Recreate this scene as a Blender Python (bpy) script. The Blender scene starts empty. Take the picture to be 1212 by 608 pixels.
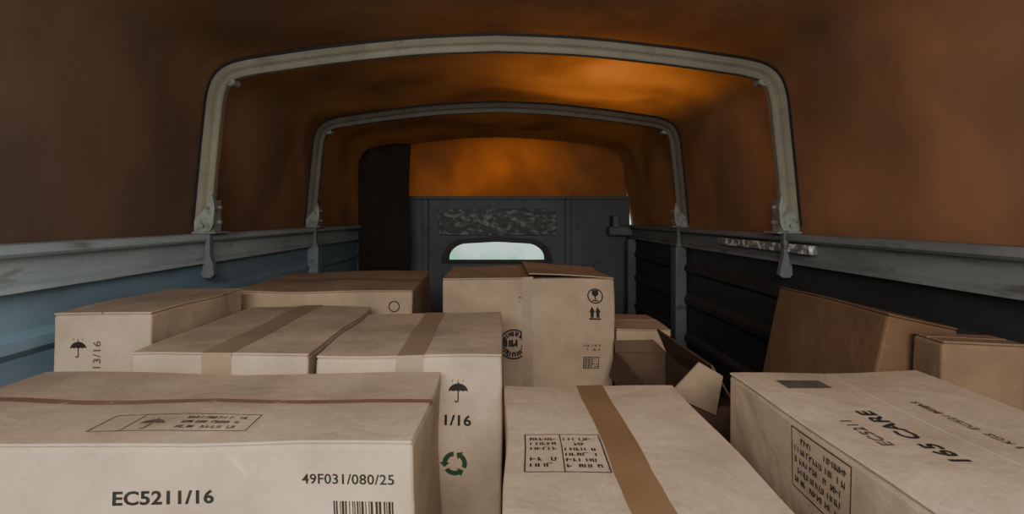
import bpy, bmesh, math, random
from mathutils import Matrix, Vector, noise
C = bpy.context.scene.collection
R = random.Random(7)
CZ = 0.72          # eye height above the bed floor
HW = 0.90          # half width of the bed

# ------------------------------------------------------------------ materials
def newmat(name):
    m = bpy.data.materials.new(name); m.use_nodes = True
    nt = m.node_tree
    for n in list(nt.nodes): nt.nodes.remove(n)
    out = nt.nodes.new('ShaderNodeOutputMaterial')
    return m, nt, out
def N(nt, t, **kw):
    n = nt.nodes.new(t)
    for k, v in kw.items():
        if k in n.inputs: n.inputs[k].default_value = v
        else: setattr(n, k, v)
    return n
def ramp(nt, src, p0, c0, p1, c1):
    r = nt.nodes.new('ShaderNodeValToRGB')
    e = r.color_ramp.elements
    e[0].position = p0; e[0].color = (*c0, 1) if len(c0) == 3 else c0
    e[1].position = p1; e[1].color = (*c1, 1) if len(c1) == 3 else c1
    nt.links.new(src, r.inputs[0]); return r
def mixc(nt, fac, a, b, blend='MIX'):
    m = nt.nodes.new('ShaderNodeMix'); m.data_type = 'RGBA'; m.blend_type = blend
    for sock, v in ((m.inputs[0], fac), (m.inputs[6], a), (m.inputs[7], b)):
        if hasattr(v, 'is_output'): nt.links.new(v, sock)
        elif isinstance(v, tuple): sock.default_value = (*v, 1)
        else: sock.default_value = v
    return m.outputs[2]

def cardboard(name, col, dark=0.70, rough=0.8):
    m, nt, out = newmat(name)
    tc = N(nt, 'ShaderNodeTexCoord'); oi = N(nt, 'ShaderNodeObjectInfo')
    add = N(nt, 'ShaderNodeVectorMath', operation='ADD')
    nt.links.new(tc.outputs['Object'], add.inputs[0]); nt.links.new(oi.outputs['Location'], add.inputs[1])
    n1 = N(nt, 'ShaderNodeTexNoise', Scale=6.0, Detail=6.0, Roughness=.65)
    n2 = N(nt, 'ShaderNodeTexNoise', Scale=160.0, Detail=3.0)
    mp = N(nt, 'ShaderNodeMapping'); mp.inputs['Scale'].default_value = (1, 1, 7)
    nt.links.new(add.outputs[0], n1.inputs['Vector'])
    nt.links.new(add.outputs[0], mp.inputs['Vector'])
    nt.links.new(mp.outputs[0], n2.inputs['Vector'])
    r = ramp(nt, n1.outputs[0], .32, tuple(c*dark for c in col), .62, col)
    r2 = ramp(nt, n2.outputs[0], .3, (.9, .9, .9), .7, (1.05, 1.04, 1.02))
    c = mixc(nt, 1.0, r.outputs[0], r2.outputs[0], 'MULTIPLY')
    n4 = N(nt, 'ShaderNodeTexNoise', Scale=11.0, Detail=8.0, Roughness=.75, Distortion=.6)
    nt.links.new(add.outputs[0], n4.inputs['Vector'])
    sc = ramp(nt, n4.outputs[0], .60, (0, 0, 0), .74, (.6, .6, .6))
    c = mixc(nt, sc.outputs[0], c, tuple(min(1, x*1.35+.03) for x in col))
    b = N(nt, 'ShaderNodeBsdfPrincipled', Roughness=rough)
    b.inputs['Specular IOR Level'].default_value = .3
    nt.links.new(c, b.inputs['Base Color'])
    bp = N(nt, 'ShaderNodeBump', Strength=.5, Distance=.008)
    n3 = N(nt, 'ShaderNodeTexNoise', Scale=10.0, Detail=6.0, Distortion=.8)
    nt.links.new(add.outputs[0], n3.inputs['Vector'])
    nt.links.new(n3.outputs[0], bp.inputs['Height'])
    nt.links.new(bp.outputs[0], b.inputs['Normal'])
    nt.links.new(b.outputs[0], out.inputs[0])
    return m
def plain(name, col, rough=.6, metal=0., var=.75, scale=12., spec=.4):
    m, nt, out = newmat(name)
    tc = N(nt, 'ShaderNodeTexCoord')
    n1 = N(nt, 'ShaderNodeTexNoise', Scale=scale, Detail=5.0)
    nt.links.new(tc.outputs['Object'], n1.inputs['Vector'])
    r = ramp(nt, n1.outputs[0], .3, tuple(c*var for c in col), .7, col)
    b = N(nt, 'ShaderNodeBsdfPrincipled', Roughness=rough, Metallic=metal)
    b.inputs['Specular IOR Level'].default_value = spec
    nt.links.new(r.outputs[0], b.inputs['Base Color'])
    nt.links.new(b.outputs[0], out.inputs[0])
    return m
def worn(name, col, chip, p0=.55, p1=.62, scale=22., stretch=(1, 1, 1), rough=.55):
    m, nt, out = newmat(name)
    tc = N(nt, 'ShaderNodeTexCoord')
    mp = N(nt, 'ShaderNodeMapping'); mp.inputs['Scale'].default_value = stretch
    nt.links.new(tc.outputs['Object'], mp.inputs['Vector'])
    n1 = N(nt, 'ShaderNodeTexNoise', Scale=scale, Detail=6.0, Roughness=.65)
    n2 = N(nt, 'ShaderNodeTexNoise', Scale=5.0, Detail=4.0)
    nt.links.new(mp.outputs[0], n1.inputs['Vector']); nt.links.new(mp.outputs[0], n2.inputs['Vector'])
    r = ramp(nt, n2.outputs[0], .3, tuple(c*.7 for c in col), .7, col)
    f = ramp(nt, n1.outputs[0], p0, (0, 0, 0), p1, (1, 1, 1))
    c = mixc(nt, f.outputs[0], r.outputs[0], chip)
    b = N(nt, 'ShaderNodeBsdfPrincipled', Roughness=rough)
    nt.links.new(c, b.inputs['Base Color'])
    bp = N(nt, 'ShaderNodeBump', Strength=.2, Distance=.003)
    nt.links.new(n1.outputs[0], bp.inputs['Height']); nt.links.new(bp.outputs[0], b.inputs['Normal'])
    nt.links.new(b.outputs[0], out.inputs[0])
    return m
def canvas_mat(name, dcol, tcol, fac):
    m, nt, out = newmat(name)
    tc = N(nt, 'ShaderNodeTexCoord')
    n1 = N(nt, 'ShaderNodeTexNoise', Scale=2.4, Detail=4.0, Roughness=.5, Distortion=.3)
    n2 = N(nt, 'ShaderNodeTexNoise', Scale=9.0, Detail=4.0)
    nt.links.new(tc.outputs['Object'], n1.inputs['Vector']); nt.links.new(tc.outputs['Object'], n2.inputs['Vector'])
    rd = ramp(nt, n1.outputs[0], .3, tuple(c*.8 for c in dcol), .7, dcol)
    rt = ramp(nt, n1.outputs[0], .38, tuple(c*.5 for c in tcol), .62, tcol)
    d = N(nt, 'ShaderNodeBsdfDiffuse'); t = N(nt, 'ShaderNodeBsdfTranslucent')
    nt.links.new(rd.outputs[0], d.inputs[0]); nt.links.new(rt.outputs[0], t.inputs[0])
    bp = N(nt, 'ShaderNodeBump', Strength=.25, Distance=.02)
    nt.links.new(n2.outputs[0], bp.inputs['Height'])
    nt.links.new(bp.outputs[0], d.inputs['Normal'])
    mx = N(nt, 'ShaderNodeMixShader'); mx.inputs[0].default_value = fac
    nt.links.new(d.outputs[0], mx.inputs[1]); nt.links.new(t.outputs[0], mx.inputs[2])
    nt.links.new(mx.outputs[0], out.inputs[0])
    return m

M = dict(
    card=cardboard('pale cardboard', (.47, .355, .26)),
    card_b=cardboard('mid cardboard', (.39, .28, .195)),
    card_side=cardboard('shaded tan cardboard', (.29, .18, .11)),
    card_dark=cardboard('shaded brown cardboard', (.175, .095, .052)),  # brown card of the leaning carton, its shadow darkened into the colour
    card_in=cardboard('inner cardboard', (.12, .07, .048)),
    ink=plain('black ink', (.035, .033, .03), .8, var=.6, scale=60, spec=.1),
    faint=plain('faded ink', (.13, .105, .085), .8, var=.5, scale=60, spec=.1),
    green=plain('green ink', (.04, .085, .045), .8, spec=.1),
    tape=plain('brown tape', (.225, .135, .075), .4, var=.8),
    tape_dull=plain('dull tape', (.32, .225, .155), .5, var=.85),
    seam=worn('seam tape', (.24, .125, .08), (.42, .33, .25), .58, .66, 20),
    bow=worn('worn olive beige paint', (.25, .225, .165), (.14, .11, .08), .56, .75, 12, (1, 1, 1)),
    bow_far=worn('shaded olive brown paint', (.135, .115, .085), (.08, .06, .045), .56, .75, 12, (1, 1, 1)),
    galv=worn('galvanised bracket', (.28, .30, .27), (.11, .10, .085), .50, .66, 34),
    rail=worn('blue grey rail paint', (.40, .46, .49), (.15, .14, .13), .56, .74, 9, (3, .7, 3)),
    rail_r=worn('shaded rail paint', (.23, .24, .245), (.08, .07, .065), .54, .72, 9, (3, .7, 3)),  # darker copy of the rail paint: right side's shade is in the colour
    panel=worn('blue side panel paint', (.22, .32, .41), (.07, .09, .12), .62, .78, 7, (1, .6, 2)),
    panel_r=worn('shaded side panel paint', (.038, .039, .042), (.026, .024, .022), .56, .72, 7, (1, .6, 2)),  # right wall is back-lit; that shade is painted into this colour
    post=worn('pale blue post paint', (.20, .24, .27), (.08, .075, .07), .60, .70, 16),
    post_r=worn('shaded post paint', (.13, .15, .165), (.06, .055, .05), .60, .70, 16),  # post paint with the shade of the right side put into it
    tongue=worn('mid grey tongue paint', (.17, .19, .20), (.08, .07, .06), .55, .70, 20),  # one mid grey for both tongues
    head=worn('slate headboard paint', (.10, .115, .125), (.06, .055, .05), .58, .66, 14),
    chip=worn('chipped paint plate', (.07, .07, .07), (.25, .27, .265), .50, .60, 22, (1, 1, 1.6)),
    chip2=worn('flaking rail plate', (.20, .20, .19), (.70, .74, .70), .50, .58, 38),
    floor=worn('bed floor steel', (.05, .052, .056), (.08, .06, .045), .55, .65, 12),
    rubber=plain('black rubber', (.015, .015, .016), .5),
    canvas=canvas_mat('brown canvas', (.122, .098, .086), (.60, .185, .040), .055),
    sheet=canvas_mat('front canvas sheet', (.085, .062, .05), (.66, .17, .022), .10),
    curtain=canvas_mat('dark canvas flap', (.055, .042, .035), (.08, .03, .015), .10),
)
def glass():
    m, nt, out = newmat('dusty glass')
    tc = N(nt, 'ShaderNodeTexCoord')
    n1 = N(nt, 'ShaderNodeTexNoise', Scale=6.0, Detail=3.0)
    nt.links.new(tc.outputs['Object'], n1.inputs['Vector'])
    r = ramp(nt, n1.outputs[0], .35, (.66, .88, .76), .55, (.95, 1, .97))
    t = N(nt, 'ShaderNodeBsdfTransparent'); g = N(nt, 'ShaderNodeBsdfGlossy', Roughness=.05)
    nt.links.new(r.outputs[0], t.inputs[0])
    mx = N(nt, 'ShaderNodeMixShader'); mx.inputs[0].default_value = .05
    nt.links.new(t.outputs[0], mx.inputs[1]); nt.links.new(g.outputs[0], mx.inputs[2])
    nt.links.new(mx.outputs[0], out.inputs[0]); return m
M['glass'] = glass()

# ------------------------------------------------------------------ mesh helpers
def link(name, bm, mats, parent=None, smooth=False):
    me = bpy.data.meshes.new(name)
    bm.normal_update(); bm.to_mesh(me); bm.free()
    for m in (mats if isinstance(mats, (list, tuple)) else [mats]): me.materials.append(m)
    if smooth:
        for p in me.polygons: p.use_smooth = True
    o = bpy.data.objects.new(name, me); C.objects.link(o)
    if parent: o.parent = parent
    return o
def empty(name, loc, rot=(0, 0, 0)):
    o = bpy.data.objects.new(name, None); C.objects.link(o)
    o.location = loc; o.rotation_euler = rot; o.empty_display_size = .1
    return o
def tag(o, label=None, cat=None, group=None, kind=None):
    for k, v in (('label', label), ('category', cat), ('group', group), ('kind', kind)):
        if v: o[k] = v
    return o
def box(bm, x0, x1, y0, y1, z0, z1, bev=0., seg=2, cuts=0):
    r = bmesh.ops.create_cube(bm, size=1.0)
    vs = r['verts']
    bmesh.ops.transform(bm, matrix=Matrix.Translation(((x0+x1)/2, (y0+y1)/2, (z0+z1)/2)) @ Matrix.Diagonal((x1-x0, y1-y0, z1-z0, 1)), verts=vs)
    if cuts:
        es = list({e for v in vs for e in v.link_edges})
        bmesh.ops.subdivide_edges(bm, edges=[e for e in es if e.calc_length() > .03], cuts=cuts, use_grid_fill=True)
        bm.normal_update()
        es = [e for e in bm.edges if len(e.link_faces) == 2 and e.calc_face_angle() > 1.0]
        if bev: bmesh.ops.bevel(bm, geom=es, offset=bev, segments=seg, affect='EDGES', profile=.5)
    elif bev:
        es = {e for v in vs for e in v.link_edges}
        bmesh.ops.bevel(bm, geom=list(es), offset=bev, segments=seg, affect='EDGES', profile=.5)
def warp(bm, seed, amp):
    for v in bm.verts:
        p = v.co*4.5+Vector((seed*7.3, seed*3.1, seed*1.7))
        v.co += noise.noise_vector(p)*amp*min(1, max(0, v.co.z/.1))
def slab(bm, quad, t):
    q = [Vector(p) for p in quad]
    n = (q[1]-q[0]).cross(q[3]-q[0]).normalized()*t
    a = [bm.verts.new(p) for p in q]; b = [bm.verts.new(p+n) for p in q]
    bm.faces.new(a[::-1]); bm.faces.new(b)
    for i in range(4):
        j = (i+1) % 4; bm.faces.new((a[i], a[j], b[j], b[i]))
def extrude_profile(bm, pts, y0, y1, closed=True, ny=1):
    rows = []
    for k in range(ny+1):
        y = y0+(y1-y0)*k/ny
        rows.append([bm.verts.new((x, y, z)) for x, z in pts])
    n = len(pts)
    for k in range(ny):
        for i in range(n if closed else n-1):
            j = (i+1) % n
            bm.faces.new((rows[k][i], rows[k][j], rows[k+1][j], rows[k+1][i]))
    if closed:
        bm.faces.new(rows[0][::-1]); bm.faces.new(rows[-1])
    bmesh.ops.recalc_face_normals(bm, faces=bm.faces)

# ------------------------------------------------------------------ printed marks, 2-D, mapped on a face
class Ink:
    def __init__(s): s.items = []
    def poly(s, pts): s.items.append(('p', pts)); return s
    def line(s, p, q, w):
        p = Vector(p); q = Vector(q); d = (q-p)
        if d.length < 1e-6: return s
        n = Vector((-d.y, d.x)).normalized()*w/2
        k = max(1, int(d.length/.03))
        for i in range(k):
            a_ = p+d*i/k; b_ = p+d*(i+1)/k; s.poly([a_-n, b_-n, b_+n, a_+n])
        return s
    def frame(s, cx, cy, w, h, t):
        a = [(cx-w/2, cy-h/2), (cx+w/2, cy-h/2), (cx+w/2, cy+h/2), (cx-w/2, cy+h/2)]
        for i in range(4): s.line(a[i], a[(i+1) % 4], t)
        return s
    def ring(s, cx, cy, r, t, n=24, a0=0, a1=360):
        for i in range(n):
            p = math.radians(a0+(a1-a0)*i/n); q = math.radians(a0+(a1-a0)*(i+1)/n)
            s.poly([(cx+math.cos(a)*rr, cy+math.sin(a)*rr) for a, rr in ((p, r-t/2), (p, r+t/2), (q, r+t/2), (q, r-t/2))])
        return s
    def arctext(s, cx, cy, r, hh, a0, a1, n):
        for i in range(n):
            a_ = math.radians(a0+(a1-a0)*(i+R.uniform(-.2, .2))/(n-1)); u = Vector((math.cos(a_), math.sin(a_))); c_ = Vector((cx, cy))
            s.line(c_+u*(r-hh/2), c_+u*(r+hh/2), hh*.34)
            if R.random() < .6:
                t_ = Vector((-u.y, u.x)); k_ = R.choice((-1, 0, 1))*hh/2
                s.line(c_+u*(r+k_), c_+u*(r+k_)+t_*hh*.45, hh*.3)
        return s
    def text(s, t, cx, cy, size, rot=0, bold=.0): s.items.append(('t', t, cx, cy, size, rot, bold)); return s
    def scribble(s, cx, cy, w, h, rows, th=.22):
        for r_ in range(rows):
            v = cy+h/2-(r_+.5)*h/rows; u = cx-w/2; hh = h/rows*.55
            while u < cx+w/2-hh*.5:
                k = R.random(); ww = hh*R.uniform(.35, .75)
                if k < .8:
                    s.line((u, v-hh/2), (u, v+hh/2), hh*th)
                    if R.random() < .6: s.line((u, v+hh/2*R.choice((-1, 0, 1))), (u+ww, v+hh/2*R.choice((-1, 0, 1))), hh*th*.9)
                    if R.random() < .5: s.line((u+ww, v-hh/2), (u+ww, v+hh/2), hh*th*.9)
                u += ww+hh*.35
        return s
    def barcode(s, cx, cy, w, h):
        u = cx-w/2
        while u < cx+w/2:
            b = R.choice((.0012, .002, .003)); s.poly([(u, cy-h/2), (u+b, cy-h/2), (u+b, cy+h/2), (u, cy+h/2)]); u += b+R.choice((.0012, .002, .003))
        return s
    def umbrella(s, cx, cy, k):
        n = 16
        top = [(cx+k*.5*math.cos(math.pi*i/n), cy+k*.42*math.sin(math.pi*i/n)) for i in range(n+1)]
        def lo(x):
            ph = ((x-(cx-k*.5))/(k*.25)) % 1.0
            return cy+k*.07*math.sin(math.pi*ph)
        for i in range(n):
            a, b = top[i], top[i+1]
            s.poly([b, (b[0], min(lo(b[0]), b[1])), (a[0], min(lo(a[0]), a[1])), a][::-1])
        s.line((cx, cy+k*.5), (cx, cy-k*.42), k*.06)
        s.ring(cx-k*.08, cy-k*.42, k*.08, k*.06, 10, 180, 360)
        for j in (-1, 0, 1): s.line((cx+j*k*.28, cy+k*.62), (cx+j*k*.28-k*.05, cy+k*.5), k*.035)
        return s
    def goblet(s, cx, cy, k):
        n = 10
        pts = [(cx+.27*k*math.cos(math.pi*(1+i/n)), cy+.25*k+.28*k*math.sin(math.pi*(1+i/n))) for i in range(n+1)]
        s.poly(pts+[(cx+.22*k, cy+.5*k), (cx-.22*k, cy+.5*k)])
        s.line((cx, cy+.05*k), (cx, cy-.35*k), .09*k); s.line((cx-.22*k, cy-.38*k), (cx+.22*k, cy-.38*k), .10*k)
        return s
    def arrows(s, cx, cy, k):
        for d in (-.22, .22):
            s.line((cx+d*k, cy-.35*k), (cx+d*k, cy+.15*k), .24*k)
            s.poly([(cx+(d-.22)*k, cy+.05*k), (cx+(d+.22)*k, cy+.05*k), (cx+d*k, cy+.5*k)])
        s.line((cx-.45*k, cy-.45*k), (cx+.45*k, cy-.45*k), .12*k)
        return s
    def recycle(s, cx, cy, k):
        for a in (90, 210, 330):
            s.ring(cx, cy, k*.4, k*.19, 6, a+6, a+85)
            e = math.radians(a+85)
            c = Vector((cx+math.cos(e)*k*.4, cy+math.sin(e)*k*.4)); rd = Vector((math.cos(e), math.sin(e))); tg = Vector((-rd.y, rd.x))
            s.poly([c-rd*k*.2, c+rd*k*.2, c+tg*k*.2])
        return s
    def bake(s, bm, mat, mi):
        for it in s.items:
            if it[0] == 'p':
                pts = [Vector((p[0], p[1])) for p in it[1]]
                ar = sum(pts[i].x*pts[(i+1) % len(pts)].y-pts[(i+1) % len(pts)].x*pts[i].y for i in range(len(pts)))
                if ar < 0: pts = pts[::-1]
                vs = [bm.verts.new(mat @ Vector((p.x, p.y, 0))) for p in pts]
                try: f = bm.faces.new(vs); f.material_index = mi
                except Exception: pass
            else:
                _, t, cx, cy, size, rot, bold = it
                cu = bpy.data.curves.new('lettering', 'FONT'); cu.body = t; cu.size = size
                cu.align_x = 'CENTER'; cu.align_y = 'CENTER'; cu.offset = bold; cu.resolution_u = 3
                cu.space_character = 1.04
                ob = bpy.data.objects.new('lettering', cu); C.objects.link(ob)
                bpy.context.view_layer.update()
                me = bpy.data.meshes.new_from_object(ob.evaluated_get(bpy.context.evaluated_depsgraph_get()))
                me.transform(mat @ Matrix.Translation((cx, cy, 0)) @ Matrix.Rotation(math.radians(rot), 4, 'Z') @ Matrix.Diagonal((1.09, .96, 1, 1)))
                old = set(bm.faces)
                bm.from_mesh(me)
                for f in bm.faces:
                    if f not in old: f.material_index = mi
                bpy.data.objects.remove(ob); bpy.data.curves.remove(cu); bpy.data.meshes.remove(me)

# ------------------------------------------------------------------ cartons
GROUP = 'cardboard cartons in the truck bed'
INKS = ['ink', 'faint', 'green']
WARP = .008
seedn = [0]
def fmat(u, v, o):
    u = Vector(u); v = Vector(v); n = u.cross(v)
    m = Matrix.Identity(4)
    for i, c in enumerate((u, v, n, Vector(o))):
        for r_ in range(3): m[r_][i] = c[r_]
    return m
def carton(label, x0, x1, y0, y1, top, card='card', seam='y', tape='tape_dull', tape_w=.05, rz=0, front=(), left=(), topm=(),
           lift=None, base=0., gap=.003, drop=.07, wander=0.):
    seedn[0] += 1; sd = seedn[0]
    w, l = x1-x0, y1-y0; h = CZ+top-base
    th = .004
    t = empty('cardboard_box', ((x0+x1)/2, (y0+y1)/2, base), (0, 0, math.radians(rz)))
    tag(t, label, 'box', GROUP)
    mats = [M[card]]+[M[i] for i in INKS]
    bm = bmesh.new(); box(bm, -w/2, w/2, -l/2, l/2, 0, h-th, .006, 3, cuts=9)
    e = .0009
    for (k, ink) in front: ink.bake(bm, fmat((1, 0, 0), (0, 0, 1), (0, -l/2-e, h/2)), 1+INKS.index(k))
    for (k, ink) in left: ink.bake(bm, fmat((0, -1, 0), (0, 0, 1), (-w/2-e, 0, h/2)), 1+INKS.index(k))
    warp(bm, sd, WARP)
    link('body', bm, mats, t)
    g = gap
    for sgn in (-1, 1):
        bm = bmesh.new()
        lf = lift if (lift and lift[0] == sgn) else None
        if seam == 'y':
            xa, xb = (-w/2, -g/2) if sgn < 0 else (g/2, w/2)
            box(bm, xa, xb, -l/2+.001, l/2-.001, h-th, h, .0015, 1, cuts=9)
            if lf:
                for v in bm.verts: v.co.z += lf[1]*max(0, 1-abs(v.co.x)/(w/2))
        else:
            ya, yb = (-l/2, -g/2) if sgn < 0 else (g/2, l/2)
            box(bm, -w/2+.001, w/2-.001, ya, yb, h-th, h, .0015, 1, cuts=9)
            if lf:
                for v in bm.verts: v.co.z += lf[1]*max(0, 1-abs(v.co.y)/(l/2))
        for (k, ink, sg) in topm:
            if sg == sgn: ink.bake(bm, fmat((1, 0, 0), (0, 1, 0), (0, 0, h+e)), 1+INKS.index(k))
        warp(bm, sd, WARP)
        link('flap', bm, mats, t)
    if tape:
        bm = bmesh.new(); q = .0010
        L = (l if seam == 'y' else w)/2; tw = tape_w/2
        nseg = 24; prof = [(-L-q, h-drop*i/6) for i in range(6, 0, -1)]+[(-L-q, h+q)]+[(-L+2*L*i/nseg, h+q) for i in range(1, nseg)]+[(L+q, h+q)]+[(L+q, h-drop*i/6) for i in range(1, 7)]
        vs = []
        for i, (s_, z_) in enumerate(prof):
            o = wander*math.sin(i*.35)+R.uniform(-.0006, .0006)
            row = []
            for m_ in (-1, 0, 1):
                row.append(bm.verts.new((o+m_*tw, s_, z_) if seam == 'y' else (s_, o+m_*tw, z_)))
            vs.append(row)
        for i in range(len(vs)-1):
            for m_ in (0, 1): bm.faces.new((vs[i][m_], vs[i][m_+1], vs[i+1][m_+1], vs[i+1][m_]))
        bmesh.ops.recalc_face_normals(bm, faces=bm.faces)
        warp(bm, sd, WARP)
        link('tape', bm, M[tape], t)
    return t

# a spot of the photo -> offset on a carton face, from its centre
def fr(px, py, x0, x1, y0, top):
    X = (px-588)/600*y0; Z = -(py-257)/600*y0
    return X-(x0+x1)/2, Z-top+(CZ+top)/2
def tp(px, py, x0, x1, y0, y1, top):
    d = 600*(-top)/(py-257); X = (px-588)/600*d
    return X-(x0+x1)/2, d-(y0+y1)/2

# A: big carton front left
a = (-.792, -.098, .615, .893, -.2745); F_ = lambda px, py: fr(px, py, a[0], a[1], a[2], a[4])
T_ = lambda px, py: tp(px, py, *a)
i1 = Ink(); u, v = F_(191, 588); i1.text('EC5211/16', u, v, .0235, 0, .0007)
u, v = F_(414, 569); i1.text('49F031/080/25', u, v, .0172, 0, .0003)
u, v = F_(431, 603); i1.barcode(u, v, .073, .020)
u, v = T_(210, 501); i2 = Ink(); i2.frame(u, v, .20, .052, .0016); i2.scribble(u+.045, v, .085, .042, 3); i2.umbrella(u-.035, v-.005, .03); i2.line((u-.06, v-.026), (u-.06, v+.026), .0012)
carton('large pale carton at front left printed EC5211/16 on its side', *a, seam='x', tape='seam', tape_w=.015, gap=.004,
       front=[('ink', i1)], topm=[('faint', i2, -1)], drop=.004, wander=.002)

# B: carton behind it, right of C
b = (-.330, .012, .912, 1.30, -.247); F_ = lambda px, py: fr(px, py, b[0], b[1], b[2], b[4])
i1 = Ink(); u, v = F_(543, 463); i1.umbrella(u, v, .036)
u, v = F_(515, 497); i1.text('EC5211/16', u, v, .0265, 0, .0007)
i3 = Ink(); u, v = F_(540, 548); i3.recycle(u, v, .045)
carton('pale carton with umbrella and green recycling marks, centre of the second row', *b, seam='y', tape='tape_dull', front=[('ink', i1), ('green', i3)], drop=.03)

# C
carton('flat-topped pale carton between the umbrella-marked wall carton and centre carton', -.664, -.340, .912, 1.385, -.244, seam='y', tape='tape_dull', tape_w=.055, drop=.05)

# D against the left wall
d = (-.864, -.674, .985, 1.345, -.186); F_ = lambda px, py: fr(px, py, d[0], d[1], d[2], d[4])
i1 = Ink(); u, v = F_(92, 412); i1.umbrella(u, v, .032); i2 = Ink(); u, v = F_(115, 420); i2.text('13/16', u, v, .022, 90, .0002)
carton('small carton against the left side panel with umbrella and sideways 13/16', *d, seam='y', tape=None, front=[('ink', i1), ('faint', i2)])

# J back left
i1 = Ink(); i1.ring(.20, .21, .015, .003)
carton('wide carton at back left with one small printed circle', -.750, -.245, 1.425, 1.93, -.206, seam='x', tape='tape_dull', front=[('ink', i1)], rz=2.0, card='card_b')

# K back centre
k = (-.155, .331, 1.43, 1.76, -.170); F_ = lambda px, py: fr(px, py, k[0], k[1], k[2], k[4])
i1 = Ink(); u, v = F_(704, 351); i1.goblet(u, v, .034); i1.ring(u, v, .020, .0035, 20)
u, v = F_(703, 371); i1.arrows(u, v, .036)
i4 = Ink(); u, v = F_(700, 410); i4.scribble(u, v, .05, .022, 2); u, v = F_(699, 427)
i4.frame(u, v, .044, .030, .002); i4.barcode(u-.009, v, .022, .026); i4.scribble(u+.012, v, .018, .026, 4, .32)
i5 = Ink(); u, v = F_(609, 408); i5.ring(u, v, .040, .004, 30, 10, 170); i5.arctext(u, v, .030, .012, 15, 165, 13)
i5.scribble(u, v+.003, .072, .034, 1, .32); i5.arctext(u, v, .029, .012, 200, 340, 12); i5.ring(u, v, .040, .004, 30, 190, 350)
i6 = Ink(); u, v = F_(618, 352); i6.scribble(u+.01, v, .03, .035, 3)
carton('upright carton at back centre with taped face, black stamp and glass symbol', *k, seam='y', tape='tape_dull', tape_w=.030, card='card_b', drop=.34,
       front=[('ink', i1), ('ink', i4), ('ink', i5), ('faint', i6)], lift=(1, .012))

# small closed carton right of K
carton('small low carton peeping out right of the upright carton', .345, .500, 1.46, 1.70, -.325, card='card_b', seam='x', tape=None)

# E centre front
e_ = (.012, .312, .415, .900, -.300)
T_ = lambda px, py: tp(px, py, *e_)
u, v = T_(668, 536); i2 = Ink()
i2.frame(u, v, .100, .108, .0016); i2.scribble(u+.022, v, .042, .092, 6); i2.scribble(u-.026, v+.025, .034, .044, 3); i2.scribble(u-.026, v-.028, .034, .034, 2); i2.line((u-.003, v-.054), (u-.003, v+.054), .0012)
carton('carton at front centre with a broad brown tape strip and framed stamp', *e_, seam='y', tape='tape', tape_w=.046, topm=[('ink', i2, -1)], rz=-.8, drop=.06)

# F front right
f = (.366, .664, .330, .800, -.244)
i2 = Ink(); T_ = lambda px, py: tp(px, py, *f)
u, v = T_(1080, 516); i2.text('165 CARE', u, v, .029, 90, .0008)
i3 = Ink(); u, v = T_(1028, 512); i3.text('EC5211', u, v, .020, 90, .0004)
i4 = Ink(); u, v = T_(1170, 512); i4.text('N.W 13 KGS  EC5211/16', u, v, .014, 90, .0002); u, v = T_(1100, 482); i4.text('MEAS', u, v, .014, 90, .0002)
i5 = Ink(); u, v = T_(953, 456); i5.poly([(u-.032, v-.018), (u+.032, v-.018), (u+.032, v+.018), (u-.032, v+.018)])
h2 = (CZ-.244)/2
il = Ink(); cu_, cv_ = (.565-.575), (CZ-.292)-h2
il.frame(cu_, cv_, .105, .072, .0014); il.scribble(cu_, cv_, .092, .062, 5)
carton('carton at front right with 165 CARE printed large on its lid', *f, seam='y', tape=None, topm=[('ink', i2, -1), ('faint', i3, -1), ('faint', i4, 1), ('faint', i5, -1)],
       left=[('ink', il)], card='card', gap=.001)

# I right edge
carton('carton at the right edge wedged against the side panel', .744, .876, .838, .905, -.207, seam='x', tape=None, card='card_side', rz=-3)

# H leaning brown carton
hh = .55; tilt = math.radians(12)
t = empty('cardboard_box', (.600, 1.105, 0.004), (0, tilt, 0))
tag(t, 'shaded brown carton leaning on the right side panel', 'box', GROUP)
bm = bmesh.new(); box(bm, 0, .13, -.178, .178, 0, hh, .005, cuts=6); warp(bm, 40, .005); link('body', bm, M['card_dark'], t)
for s in (-1, 1):
    bm = bmesh.new(); box(bm, .001 if s < 0 else .0655, .0645 if s < 0 else .129, -.178, .178, hh, hh+.004, .0015, 1, cuts=6); warp(bm, 40, .005); link('flap', bm, M['card_dark'], t)

# G open carton
t = empty('cardboard_box', (.395, 1.19, 0)); tag(t, 'open brown carton with one pale corner flap standing against the front right carton', 'box', GROUP)
gx, gy, gh = .070, .20, .35; wt = .005
bm = bmesh.new()
o_ = [(-gx, -gy), (gx, -gy), (gx, gy), (-gx, gy)]; n_ = [(-gx+wt, -gy+wt), (gx-wt, -gy+wt), (gx-wt, gy-wt), (-gx+wt, gy-wt)]
rings = [[bm.verts.new((x, y, z)) for x, y in p] for p, z in ((o_, 0), (o_, gh), (n_, gh), (n_, wt))]
for r0, r1 in zip(rings, rings[1:]):
    for i in range(4): bm.faces.new((r0[i], r0[(i+1) % 4], r1[(i+1) % 4], r1[i]))
bm.faces.new(rings[0][::-1]); bm.faces.new(rings[3]); bmesh.ops.recalc_face_normals(bm, faces=bm.faces)
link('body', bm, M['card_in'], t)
def flap(q, m='card_in', lab=None):
    bm = bmesh.new(); slab(bm, q, .004); o = link('flap', bm, M[m], t)
    if lab: o['label'] = lab
flap([(gx, -gy, gh), (gx, gy, gh), (gx-.030, gy-.01, gh+.065), (gx-.045, -gy+.005, gh+.078)], 'card_in')
flap([(-gx, gy, gh), (-gx+.002, gy+.02, gh+.028), (gx-.03, gy+.02, gh+.030), (gx, gy, gh)])
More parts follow.
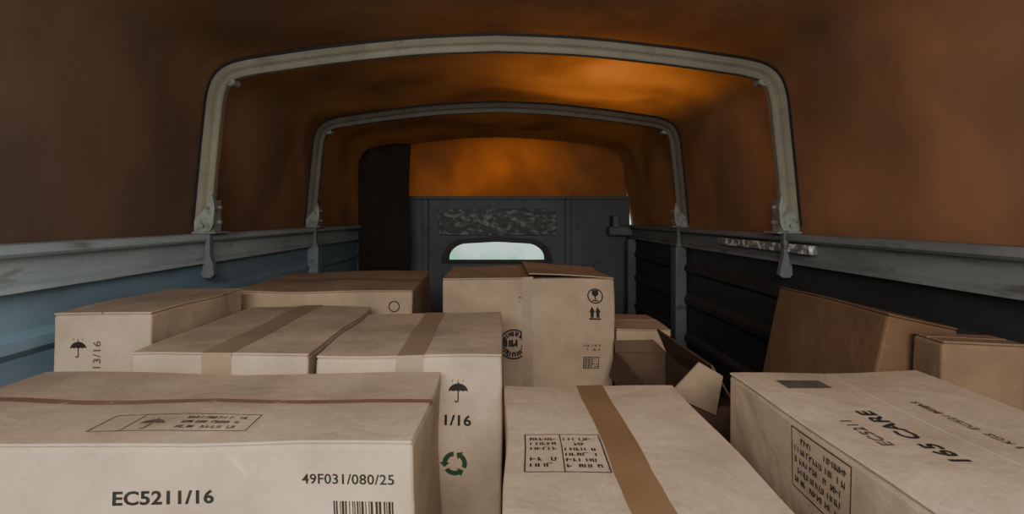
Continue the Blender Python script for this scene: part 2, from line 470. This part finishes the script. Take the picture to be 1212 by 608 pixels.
flap([(-.062, -gy-.010, gh+.030), (-.015, -gy-.035, gh+.098), (.030, -gy-.035, gh+.072), (.030, -gy-.004, gh-.012)][::-1], 'card_b', 'pale torn flap')
flap([(-gx, -gy, gh), (-gx-.02, -gy+.005, gh-.06), (-gx-.02, gy-.01, gh-.06), (-gx, gy, gh)])

# ------------------------------------------------------------------ truck body
Y0, Y1 = -.45, 3.46
bm = bmesh.new(); box(bm, -HW-.02, HW+.02, Y0, Y1+.03, -.03, 0); link('floor', bm, M['floor'])
bpy.data.objects['floor']['kind'] = 'structure'
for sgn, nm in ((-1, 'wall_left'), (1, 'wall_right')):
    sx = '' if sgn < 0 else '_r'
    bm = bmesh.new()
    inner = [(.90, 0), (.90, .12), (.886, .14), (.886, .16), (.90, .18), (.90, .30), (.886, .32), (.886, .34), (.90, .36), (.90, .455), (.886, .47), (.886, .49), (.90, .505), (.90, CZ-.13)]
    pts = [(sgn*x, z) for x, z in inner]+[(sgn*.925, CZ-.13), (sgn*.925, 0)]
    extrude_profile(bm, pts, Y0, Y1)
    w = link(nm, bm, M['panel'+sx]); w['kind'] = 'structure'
    for y in (2.43, 3.30):
        bm = bmesh.new(); box(bm, min(sgn*.845, sgn*.899), max(sgn*.845, sgn*.899), y-.035, y+.035, 0, CZ-.14, .006)
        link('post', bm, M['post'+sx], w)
    bm = bmesh.new()
    pr = [(.860, -.055), (.868, -.050), (.930, -.050), (.930, -.138), (.872, -.138), (.872, -.128), (.888, -.122), (.888, -.075), (.866, -.072), (.860, -.066)]
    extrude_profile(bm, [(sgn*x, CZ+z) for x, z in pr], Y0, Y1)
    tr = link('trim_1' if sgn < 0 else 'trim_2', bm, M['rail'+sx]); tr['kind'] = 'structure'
    if sgn > 0:
        bm = bmesh.new(); box(bm, .864, .888, 1.40, 1.98, CZ-.105, CZ-.078, .003); link('plate', bm, M['chip2'], tr)

def flat_with_hole(name, outer, hole, y, th, mat):
    cu = bpy.data.curves.new(name, 'CURVE'); cu.dimensions = '2D'; cu.fill_mode = 'BOTH'; cu.extrude = th/2
    for pts in (outer, hole):
        s = cu.splines.new('POLY'); s.points.add(len(pts)-1); s.use_cyclic_u = True
        for p, q in zip(s.points, pts): p.co = (q[0], q[1], 0, 1)
    ob = bpy.data.objects.new(name, cu); C.objects.link(ob); bpy.context.view_layer.update()
    me = bpy.data.meshes.new_from_object(ob.evaluated_get(bpy.context.evaluated_depsgraph_get()))
    bpy.data.objects.remove(ob)
    me.transform(Matrix.Translation((0, y, 0)) @ Matrix.Rotation(math.pi/2, 4, 'X'))
    bm = bmesh.new(); bm.from_mesh(me); bmesh.ops.remove_doubles(bm, verts=bm.verts, dist=.0001); bm.to_mesh(me); bm.free()
    me.materials.clear(); me.materials.append(mat)
    o = bpy.data.objects.new(name, me); C.objects.link(o); return o
def archy(hw_, z0, z1, flat=.66, n=14):
    pts = [(-hw_, z0), (hw_, z0)]
    H = z1-z0
    for i in range(n+1):
        t_ = i/n*math.pi/2
        pts.append((hw_*(flat+(1-flat)*math.cos(t_)**1.2), z0+H*(.10+.80*math.sin(t_))))
    pts.append((0, z1))
    for i in range(n, -1, -1):
        t_ = i/n*math.pi/2
        pts.append((-hw_*(flat+(1-flat)*math.cos(t_)**1.2), z0+H*(.10+.80*math.sin(t_))))
    return pts
HY = 3.45
wz0, wz1 = CZ-.292, CZ-.160
hb = flat_with_hole('wall_front', [(-.90, 0), (.90, 0), (.90, CZ+.12), (-.90, CZ+.12)], archy(.330, wz0, wz1), HY, .03, M['head']); hb['kind'] = 'structure'
bm = bmesh.new(); box(bm, -.90, .90, HY-.04, HY+.02, CZ+.12, CZ+.142, .004); link('cap_rail', bm, M['head'], hb)
bm = bmesh.new(); box(bm, -.40, .40, HY-.03, HY-.0152, CZ-.122, CZ+.055, .004); link('guard_plate', bm, M['chip'], hb)
for s in (-1, 1):
    bm = bmesh.new(); box(bm, s*.48-.02, s*.48+.02, HY-.045, HY-.0152, 0.0, CZ+.119, .004); link('stiffener', bm, M['head'], hb)
bm = bmesh.new(); box(bm, .74, .895, HY-.12, HY-.016, CZ-.12, CZ-.06, .008); box(bm, .76, .80, HY-.14, HY-.02, CZ-.07, CZ+.01, .006)
link('corner_bracket', bm, M['post_r'], hb)
wf = flat_with_hole('window_1', archy(.372, wz0-.02, wz1+.030), archy(.320, wz0+.006, wz1-.006), HY-.022, .03, M['rubber']); wf['kind'] = 'structure'
bm = bmesh.new(); box(bm, -.335, .335, HY+.0, HY+.006, wz0-.005, wz1+.004); link('pane', bm, M['glass'], wf)

# ------------------------------------------------------------------ canopy
half = [(.918, -.12), (.906, 0), (.892, .15), (.878, .29), (.868, .37), (.850, .42), (.815, .452), (.76, .470), (.66, .486), (.5, .508), (.25, .534), (0, .545)]
def catmull(p, n=5):
    out = []
    P = [p[0]]+p+[p[-1]]
    for i in range(1, len(P)-2):
        for k_ in range(n):
            t_ = k_/n; a_, b_, c_, d_ = (Vector(q) for q in P[i-1:i+3])
            out.append(.5*((2*b_)+(-a_+c_)*t_+(2*a_-5*b_+4*c_-d_)*t_*t_+(-a_+3*b_-3*c_+d_)*t_**3))
    out.append(Vector(P[-1])); return out
hp = catmull(half)
full = [Vector((v.x, v.y)) for v in hp]+[Vector((-v.x, v.y)) for v in hp[-2::-1]]
def offs(path, o):
    r = []
    for i, p in enumerate(path):
        a_ = path[max(0, i-1)]; b_ = path[min(len(path)-1, i+1)]; tdir = (b_-a_).normalized()
        r.append(p+Vector((tdir.y, -tdir.x))*o)
    return r
BOWS = [1.54, 2.43]
bm = bmesh.new(); rows = []
NY = 110
for k_ in range(NY+1):
    y = Y0+(Y1+.04-Y0)*k_/NY
    ph = ((y-.65)/.89) % 1.0
    sag = math.sin(math.pi*ph)**.8
    base = offs(full, .016)
    row = []
    for i, p in enumerate(base):
        upper = max(0, min(1, (p.y+.02)/.3))
        n = noise.noise(Vector((p.x*2.2, y*1.8, p.y*2.2)))*.012*sag+noise.noise(Vector((p.x*7, y*3, p.y*7)))*.004*sag
        c_ = Vector((0, .1)); din = (c_-p).normalized()
        q = p+din*(sag*.022*upper-n*upper)
        row.append(bm.verts.new((q.x, y, CZ+q.y)))
    rows.append(row)
for k_ in range(NY):
    for i in range(len(rows[0])-1):
        bm.faces.new((rows[k_][i], rows[k_][i+1], rows[k_+1][i+1], rows[k_+1][i]))
cv = link('ceiling', bm, M['canvas'], smooth=True); cv['kind'] = 'structure'
cv['label'] = 'brown canvas cover stretched over the bows'
bm = bmesh.new(); rows = []
fp = offs(full, .012); NX = 40; NZ = 14
def topz(x):
    best = None
    for i in range(len(fp)-1):
        a_, b_ = fp[i], fp[i+1]
        if (a_.x-x)*(b_.x-x) <= 0 and abs(a_.x-b_.x) > 1e-6 and (a_.y+b_.y)/2 > .3:
            t_ = (x-a_.x)/(b_.x-a_.x); z = a_.y+(b_.y-a_.y)*t_; best = z if best is None else max(best, z)
    return best if best is not None else .38
for i in range(NX+1):
    x = -.885+1.77*i/NX; tz = topz(x)-.004; col = []
    for k_ in range(NZ+1):
        z = .06+(tz-.06)*k_/NZ
        y = Y1+.025+.018*noise.noise(Vector((x*5, z*2.5, 3)))*math.sin(math.pi*k_/NZ)
        col.append(bm.verts.new((x*1.01, y, CZ+z)))
    rows.append(col)
for i in range(NX):
    for k_ in range(NZ): bm.faces.new((rows[i][k_], rows[i+1][k_], rows[i+1][k_+1], rows[i][k_+1]))
fs = link('front_sheet', bm, M['sheet'], cv, smooth=True)

# hanging flap at front left
bm = bmesh.new(); rows = []
for i in range(41):
    x = -.885+.335*i/40; col = []
    zt = min(topz(x) if abs(x) < .86 else .40, .50)-.035
    for k_ in range(13):
        z = -.34+(zt+.34)*k_/12
        y = 3.20+.010*math.sin(i*.35+.4*k_*.2)+.022*noise.noise(Vector((x*5, z*3, 0)))
        col.append(bm.verts.new((max(-.87, x+.006*math.sin(k_*.6)), y, CZ+z)))
    rows.append(col)
for i in range(40):
    for k_ in range(12): bm.faces.new((rows[i][k_], rows[i+1][k_], rows[i+1][k_+1], rows[i][k_+1]))
fl = link('canvas_flap', bm, M['curtain'], smooth=True)
sm = fl.modifiers.new('thick', 'SOLIDIFY'); sm.thickness = .003
tag(fl, 'dark canvas curtain hanging beside the headboard at far left', 'curtain')

# ------------------------------------------------------------------ bows
def sweep(bm, path, a, b, y_a, y_b):
    pa = offs(path, a); pb = offs(path, b)
    rows = [[bm.verts.new((q.x, y, CZ+q.y)) for q, y in ((p1, y_a), (p1, y_b), (p2, y_b), (p2, y_a))] for p1, p2 in zip(pa, pb)]
    for i in range(len(rows)-1):
        for k_ in range(4):
            m_ = (k_+1) % 4; bm.faces.new((rows[i][k_], rows[i][m_], rows[i+1][m_], rows[i+1][k_]))
    bm.faces.new(rows[0]); bm.faces.new(rows[-1][::-1]); bmesh.ops.recalc_face_normals(bm, faces=bm.faces)
path = [p for p in full if p.y > -.046]
bow = empty('canopy_bow', (0, BOWS[0], 0))
def chan(bm):
    sec = [(0, -.020), (0, .020), (-.042, .014), (-.042, -.010), (-.024, -.012), (-.020, -.020)]
    rows = []
    P = {o: offs(path, o) for o in {s[0] for s in sec}}
    for i in range(len(path)):
        rows.append([bm.verts.new((P[o][i].x, y, CZ+P[o][i].y)) for o, y in sec])
    n = len(sec)
    for i in range(len(rows)-1):
        for k_ in range(n):
            m_ = (k_+1) % n; bm.faces.new((rows[i][k_], rows[i][m_], rows[i+1][m_], rows[i+1][k_]))
    bm.faces.new(rows[0]); bm.faces.new(rows[-1][::-1]); bmesh.ops.recalc_face_normals(bm, faces=bm.faces)
bm = bmesh.new(); chan(bm)
bmesh.ops.bevel(bm, geom=[e for e in bm.edges if len(e.link_faces) == 2 and e.calc_face_angle() > .5], offset=.002, segments=2, affect='EDGES')
link('hoop', bm, M['bow'], bow)
bm = bmesh.new(); sweep(bm, path, .010, .001, -.016, .016); link('edge_strip', bm, M['rubber'], bow)
for s in (-1, 1):
    def sb(bm, x0, x1, *r, **kw): box(bm, min(s*x0, s*x1), max(s*x0, s*x1), *r, **kw)
    bm = bmesh.new()
    U = [(.905, -.025), (.852, -.025), (.849, -.021), (.849, .021), (.852, .025), (.905, .025), (.905, .0215), (.855, .0215), (.855, -.0215), (.905, -.0215)]
    lo_ = [bm.verts.new((s*x, y, CZ-.048)) for x, y in U]
    hi_ = [bm.verts.new((s*x, y, CZ+(.052 if x < .856 else -.010))) for x, y in U]
    bm.faces.new(lo_); bm.faces.new(hi_[::-1])
    for i in range(len(U)): bm.faces.new((lo_[i], hi_[i], hi_[(i+1) % len(U)], lo_[(i+1) % len(U)]))
    bmesh.ops.recalc_face_normals(bm, faces=bm.faces)
    br = link('bracket', bm, M['galv'], bow)
    bm = bmesh.new(); sb(bm, .832, .905, -.040, .040, CZ-.049, CZ-.043, bev=.002); link('foot_plate', bm, M['galv'], br)
    bm = bmesh.new(); prof = [(.850, -.04), (.842, -.02), (.838, .03), (.844, .062), (.850, .066), (.847, .03), (.850, .0), (.857, -.04)]
    f1 = [bm.verts.new((s*x, -.036, CZ+z)) for x, z in prof]; f2 = [bm.verts.new((s*x, -.029, CZ+z)) for x, z in prof]
    bm.faces.new(f1); bm.faces.new(f2[::-1])
    for i in range(len(prof)): bm.faces.new((f1[i], f2[i], f2[(i+1) % len(prof)], f1[(i+1) % len(prof)]))
    bmesh.ops.recalc_face_normals(bm, faces=bm.faces); link('latch', bm, M['galv'], br)
    for z in (-.015, .030):
        bm = bmesh.new()
        bmesh.ops.create_cone(bm, cap_ends=True, segments=6, radius1=.006, radius2=.006, depth=.012, matrix=Matrix.Translation((s*.844, .004, CZ+z)) @ Matrix.Rotation(math.pi/2, 4, 'Y'))
        link('bolt', bm, M['galv'], br)
    bm = bmesh.new()
    bmesh.ops.create_cone(bm, cap_ends=True, segments=6, radius1=.006, radius2=.006, depth=.010, matrix=Matrix.Translation((s*.878, -.029, CZ-.026)) @ Matrix.Rotation(math.pi/2, 4, 'X'))
    link('bolt', bm, M['galv'], br)
    bm = bmesh.new(); prof = [(-.007, -.040), (.007, -.040), (.007, -.115), (.018, -.145), (.019, -.172), (.011, -.180), (-.011, -.180), (-.019, -.172), (-.014, -.145), (-.007, -.115)]
    f1 = [bm.verts.new((s*.862+x, -.03, CZ+z)) for x, z in prof]; f2 = [bm.verts.new((s*.862+x, -.012, CZ+z)) for x, z in prof]
    bm.faces.new(f1); bm.faces.new(f2[::-1])
    for i in range(len(prof)): bm.faces.new((f1[i], f2[i], f2[(i+1) % len(prof)], f1[(i+1) % len(prof)]))
    bmesh.ops.recalc_face_normals(bm, faces=bm.faces)
    link('tongue', bm, M['tongue'], bow)
    bm = bmesh.new()
    bmesh.ops.create_cone(bm, cap_ends=True, segments=10, radius1=.010, radius2=.007, depth=.03, matrix=Matrix.Translation((s*.790, -.010, CZ+.405)) @ Matrix.Rotation(math.pi/2, 4, 'X'))
    link('hook', bm, M['galv'], bow)
    bm = bmesh.new(); box(bm, s*.805-.02, s*.805+.02, -.006, .006, CZ+.398, CZ+.412, .002); link('hook_bar', bm, M['galv'], bow)
BG = 'canopy bows'
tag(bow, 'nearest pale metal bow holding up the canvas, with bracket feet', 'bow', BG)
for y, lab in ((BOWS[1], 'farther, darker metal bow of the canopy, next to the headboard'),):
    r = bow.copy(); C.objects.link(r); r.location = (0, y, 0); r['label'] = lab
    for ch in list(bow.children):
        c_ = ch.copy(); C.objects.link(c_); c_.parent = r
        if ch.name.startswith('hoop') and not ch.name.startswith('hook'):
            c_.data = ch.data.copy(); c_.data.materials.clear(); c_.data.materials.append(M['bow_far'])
        for g in ch.children:
            g_ = g.copy(); C.objects.link(g_); g_.parent = c_

# ------------------------------------------------------------------ light
w = bpy.data.worlds.new('World'); bpy.context.scene.world = w; w.use_nodes = True
bg = w.node_tree.nodes['Background']; bg.inputs[0].default_value = (.82, .97, .89, 1); bg.inputs[1].default_value = 1.05
def area(name, loc, target, sx, sy, e, col, spread=180):
    l = bpy.data.lights.new(name, 'AREA'); l.shape = 'RECTANGLE'; l.size = sx; l.size_y = sy; l.energy = e; l.color = col; l.spread = math.radians(spread)
    o = bpy.data.objects.new(name, l); C.objects.link(o); o.location = loc
    o.rotation_euler = (Vector(target)-Vector(loc)).to_track_quat('-Z', 'Y').to_euler(); return o
area('tailgate_daylight', (-.1, -.6, CZ+.44), (-.1, .8, CZ-.42), 1.5, .5, 21, (1.0, .965, .91), 120)
area('roof_daylight', (.48, 1.93, CZ+.85), (.42, 1.95, CZ+.5), .6, .3, 27, (1, .85, .6))
area('front_daylight', (-.02, 3.80, CZ+.34), (-.02, 3.5, CZ+.30), .55, .15, 6, (1, .85, .6))
area('side_daylight', (2.0, .9, CZ+.35), (.9, .9, CZ+.2), .6, .4, 26, (1, .9, .75))

# ------------------------------------------------------------------ camera
cam = bpy.data.cameras.new('camera'); co = bpy.data.objects.new('camera', cam); C.objects.link(co)
cam.sensor_width = 36; cam.lens = 600/1212*36; cam.clip_start = .02
co.location = (0, 0, CZ); co.rotation_euler = (math.pi/2, 0, 0)
cam.shift_x = 18/1212; cam.shift_y = -47/1212
bpy.context.scene.camera = co
